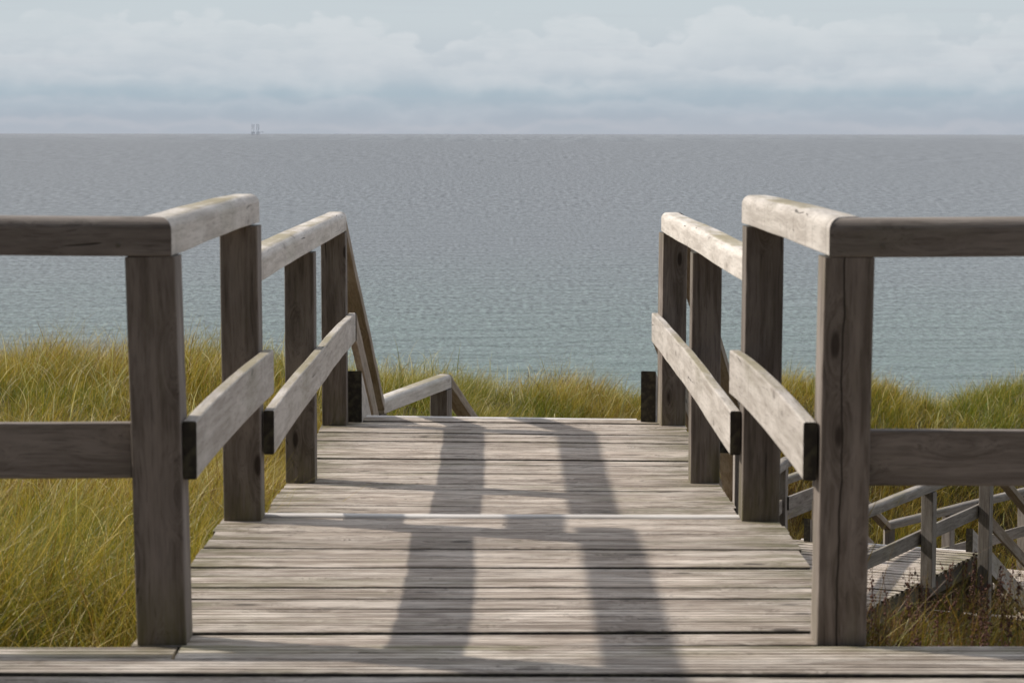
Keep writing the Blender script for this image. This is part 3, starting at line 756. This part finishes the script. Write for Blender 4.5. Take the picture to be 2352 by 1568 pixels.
def grass_material(name, greens, straw, tips):
    m, t, o = new_mat(name)
    at = t.node('ShaderNodeAttribute', attribute_name='blade'); s = t.node('ShaderNodeSeparateColor'); t.put(s.inputs[0], at.outputs['Color'])
    hue, along, rn = s.outputs[0], s.outputs[1], s.outputs[2]
    col = t.ramp(hue, [(0.0, greens[0]), (0.35, greens[1]), (0.62, straw[0]), (0.86, straw[1]), (1.0, (0.16, 0.058, 0.012))])
    col = t.mix(t.math('MULTIPLY', t.mapr(along, 0.55, 1.0), t.mapr(rn, 0.2, 0.9)), col, (*tips, 1))
    hv = t.node('ShaderNodeHueSaturation'); t.put(hv.inputs['Color'], col); t.put(hv.inputs['Value'], t.mapr(t.math('FRACT', t.math('MULTIPLY', rn, 7.3)), 0, 1, 0.50, 1.30, False)); col = hv.outputs[0]
    b = t.node('ShaderNodeBsdfPrincipled'); t.put(b.inputs['Base Color'], col); b.inputs['Roughness'].default_value = 0.45; b.inputs['Specular IOR Level'].default_value = 0.3
    tr = t.node('ShaderNodeBsdfTranslucent'); t.put(tr.inputs[0], t.mix(0.25, col, (0.30, 0.25, 0.03, 1)))
    mx = t.node('ShaderNodeMixShader'); mx.inputs[0].default_value = 0.38
    t.l.new(b.outputs[0], mx.inputs[1]); t.l.new(tr.outputs[0], mx.inputs[2]); t.l.new(mx.outputs[0], o.inputs[0])
    return m


GM = grass_material('marram_grass', ((0.075, 0.145, 0.010), (0.20, 0.215, 0.016)), ((0.42, 0.30, 0.026), (0.58, 0.43, 0.10)), (0.58, 0.46, 0.13))


def stand(n_tuft, per, ylo, yhi, hfun, wfun, huefun, spread, xr=None):
    """tufts scattered where the ground can be seen"""
    yy = np.sqrt(rng.uniform(0, 1, n_tuft) * (yhi ** 2 - ylo ** 2) + ylo ** 2)
    half = yy * 0.235 + 1.3
    xx = rng.uniform(-1, 1, n_tuft) * half
    if xr: k_ = (xx > xr[0]) & (xx < xr[1]); xx = xx[k_]; yy = yy[k_]
    n = len(xx) * per
    tx = np.repeat(xx, per); ty = np.repeat(yy, per)
    rr = np.abs(rng.normal(0, 1, n)) * spread; aa = rng.uniform(0, 2 * np.pi, n)
    bx = tx + rr * np.cos(aa); by = ty + rr * np.sin(aa)
    tr_ = np.repeat(rng.uniform(0, 1, len(xx)), per)
    k_ = ~inside_decks(bx, by)
    bx, by, aa, rr, tr_ = bx[k_], by[k_], aa[k_], rr[k_], tr_[k_]
    base = np.c_[bx, by, ground(bx, by) - 0.03]
    n = len(bx)
    patch = vnoise(bx * 0.55, by * 0.55, 9); patch2 = vnoise(bx * 1.7, by * 1.7, 11)
    H = hfun(bx, by) * rng.uniform(0.55, 1.15, n) * (0.60 + 0.8 * patch2) * (0.75 + 0.5 * tr_)
    # lean out of the tuft, and over with the wind
    vx = np.cos(aa) * 0.5 + rng.normal(0, 0.6, n) + 0.35; vy = np.sin(aa) * 0.5 + rng.normal(0, 0.6, n) - 0.1
    ld_ = np.arctan2(vy, vx)
    lean = np.clip(rng.normal(0.30, 0.24, n), 0.0, 1.1); curl = np.clip(rng.normal(1.35, 0.65, n), 0.0, 2.9)
    hue = np.clip(huefun(bx, by, patch) + rng.normal(0, 0.26, n) + (tr_ - 0.5) * 0.55, 0, 1)
    Wd = wfun(by) * rng.uniform(0.6, 1.3, n)
    return blades_mesh('marram_grass', base, H, Wd, ld_, lean, curl, hue)


SM = None


def strands(n, ylo, yhi, xr=None, hs=0.46):
    """pale dry leaves lying over the top of the stand, bent and broken"""
    yy = np.sqrt(rng.uniform(0, 1, n) * (yhi ** 2 - ylo ** 2) + ylo ** 2); xx = rng.uniform(-1, 1, n) * (yy * 0.235 + 1.3)
    k_ = ~inside_decks(xx, yy)
    if xr: k_ &= (xx > xr[0]) & (xx < xr[1])
    xx, yy = xx[k_], yy[k_]; n = len(xx)
    base = np.c_[xx, yy, ground(xx, yy) + rng.uniform(0.0, 0.18, n)]
    H = hs * rng.uniform(0.5, 1.15, n)
    return blades_mesh('dry_leaves', base, H, (0.0030 + 0.00014 * yy) * rng.uniform(0.7, 1.4, n), rng.uniform(0, 6.28, n), np.clip(rng.normal(0.45, 0.3, n), 0, 1.3), np.clip(rng.normal(1.7, 0.9, n), 0, 3.4), rng.uniform(0.0, 1.0, n), S=6)


def hue_all(x, y, p): return 0.12 + 0.64 * np.clip((p - 0.5) * 1.5 + 0.5, 0, 1) + np.where(x > 2.5, 0.06, 0) + 0.06 * np.clip((8 - y) / 3, 0, 1)
def h_all(x, y): return np.where(x > 0.9, np.where(y < 10, 0.42, 0.46), np.where(y < 9, 0.54, 0.42))


me = stand(900, 44, 5.6, 8.2, lambda x, y: 0.62 + 0 * y, lambda y: 0.0040 + 0 * y, lambda x, y, p: 0.36 + 0.72 * p, 0.075, xr=(-6, 0.9))
tag(link('marram_grass', me, [GM]), 'coarse tall marram grass right behind the left corner post', 'grass', kind='stuff')
me = stand(2300, 52, 7.6, 12.5, h_all, lambda y: 0.0026 + 0.00006 * y, hue_all, 0.085, xr=(-6, 0.9))
tag(link('marram_grass', me, [GM]), 'tall marram grass close behind the left railing', 'grass', kind='stuff')
me = stand(6400, 46, 11.5, 24.5, h_all, lambda y: 0.0019 + 0.00010 * y, hue_all, 0.10)
tag(link('marram_grass', me, [GM]), 'olive and straw marram grass over the middle of the dune', 'grass', kind='stuff')
me = stand(8000, 34, 23.5, 38.0, h_all, lambda y: 0.0020 + 0.00011 * y, hue_all, 0.13)
tag(link('marram_grass', me, [GM]), 'distant marram grass along the crest above the sea', 'grass', kind='stuff')

SM = grass_material('dry_leaves', ((0.30, 0.34, 0.12), (0.50, 0.48, 0.20)), ((0.66, 0.56, 0.26), (0.72, 0.65, 0.38)), (0.66, 0.58, 0.34))
for n_, y0_, y1_ in ((900, 5.7, 9.0), (3600, 8.0, 14.0), (9000, 12.0, 24.0), (9000, 23.0, 38.0)):
    tag(link('marram_grass', strands(n_, y0_, y1_, xr=(-9, 0.9) if y1_ < 15 else None), [SM]), 'pale dry leaves lying over the marram grass', 'grass', kind='stuff')

# weeds in the right foreground: short grass and dead red-brown seed stalks
WM = grass_material('short_weeds', ((0.06, 0.085, 0.010), (0.10, 0.11, 0.015)), ((0.19, 0.10, 0.022), (0.27, 0.15, 0.035)), (0.28, 0.19, 0.05))
me = stand(2600, 30, 5.6, 11.5, lambda x, y: np.where(y < 8, 0.38, 0.36), lambda y: 0.0030 + 0.0 * y, lambda x, y, p: 0.28 + 0.68 * p, 0.10, xr=(0.9, 6))
tag(link('weeds', me, [WM]), 'short tangled green and brown weeds behind the right railing', 'weeds', kind='stuff')


def seed_stalks(n):
    vs = []; fs = []
    for _ in range(n):
        x = random.uniform(1.1, 3.2); y = random.uniform(5.75, 8.6)
        z = float(ground(np.array([x]), np.array([y]))[0]); h = random.uniform(0.16, 0.44)
        a = random.uniform(0, 6.28); ln = random.uniform(0.0, 0.35)
        pts = []
        for i in range(6):
            u = i / 5; d = ln * u ** 1.5 * h; pts.append(Vector((x + math.cos(a) * d, y + math.sin(a) * d, z + h * u)))
        for i in range(5):
            k_ = len(vs); r0 = 0.0018 * (1 - 0.1 * i)
            for p in (pts[i], pts[i + 1]):
                for j in range(3): vs.append((p.x + r0 * math.cos(j * 2.094), p.y + r0 * math.sin(j * 2.094), p.z))
            for j in range(3): fs.append((k_ + j, k_ + (j + 1) % 3, k_ + 3 + (j + 1) % 3, k_ + 3 + j))
        for i in range(random.randint(10, 44)):
            u = random.uniform(0.45, 1.0); f = u * 5; i0 = min(4, int(f)); p = pts[i0].lerp(pts[i0 + 1], f - i0)
            s = random.uniform(0.0022, 0.0048); d = 0.022 * (1.1 - u) + 0.004
            c_ = p + Vector((random.uniform(-d, d), random.uniform(-d, d), random.uniform(-.005, .005))); k_ = len(vs)
            for e in ((1, 0, 0), (-1, 0, 0), (0, 1, 0), (0, -1, 0), (0, 0, 1.5), (0, 0, -1.5)): vs.append(tuple(c_ + Vector(e) * s))
            for q in ((0, 2, 4), (2, 1, 4), (1, 3, 4), (3, 0, 4), (2, 0, 5), (1, 2, 5), (3, 1, 5), (0, 3, 5)): fs.append(tuple(k_ + i_ for i_ in q))
    me = bpy.data.meshes.new('seed_stalks'); me.from_pydata(vs, [], fs)
    return me


m, t, o = new_mat('dry_seed_heads'); b = t.node('ShaderNodeBsdfPrincipled'); tc = t.node('ShaderNodeTexCoord')
t.put(b.inputs['Base Color'], t.mix(t.noise(tc.outputs['Object'], 9, 3), (0.045, 0.016, 0.010, 1), (0.13, 0.045, 0.022, 1))); b.inputs['Roughness'].default_value = 0.8
t.l.new(b.outputs[0], o.inputs[0])
tag(link('seed_stalks', seed_stalks(340), [m]), 'dead reddish brown seed stalks among the weeds at right', 'weeds', kind='stuff')
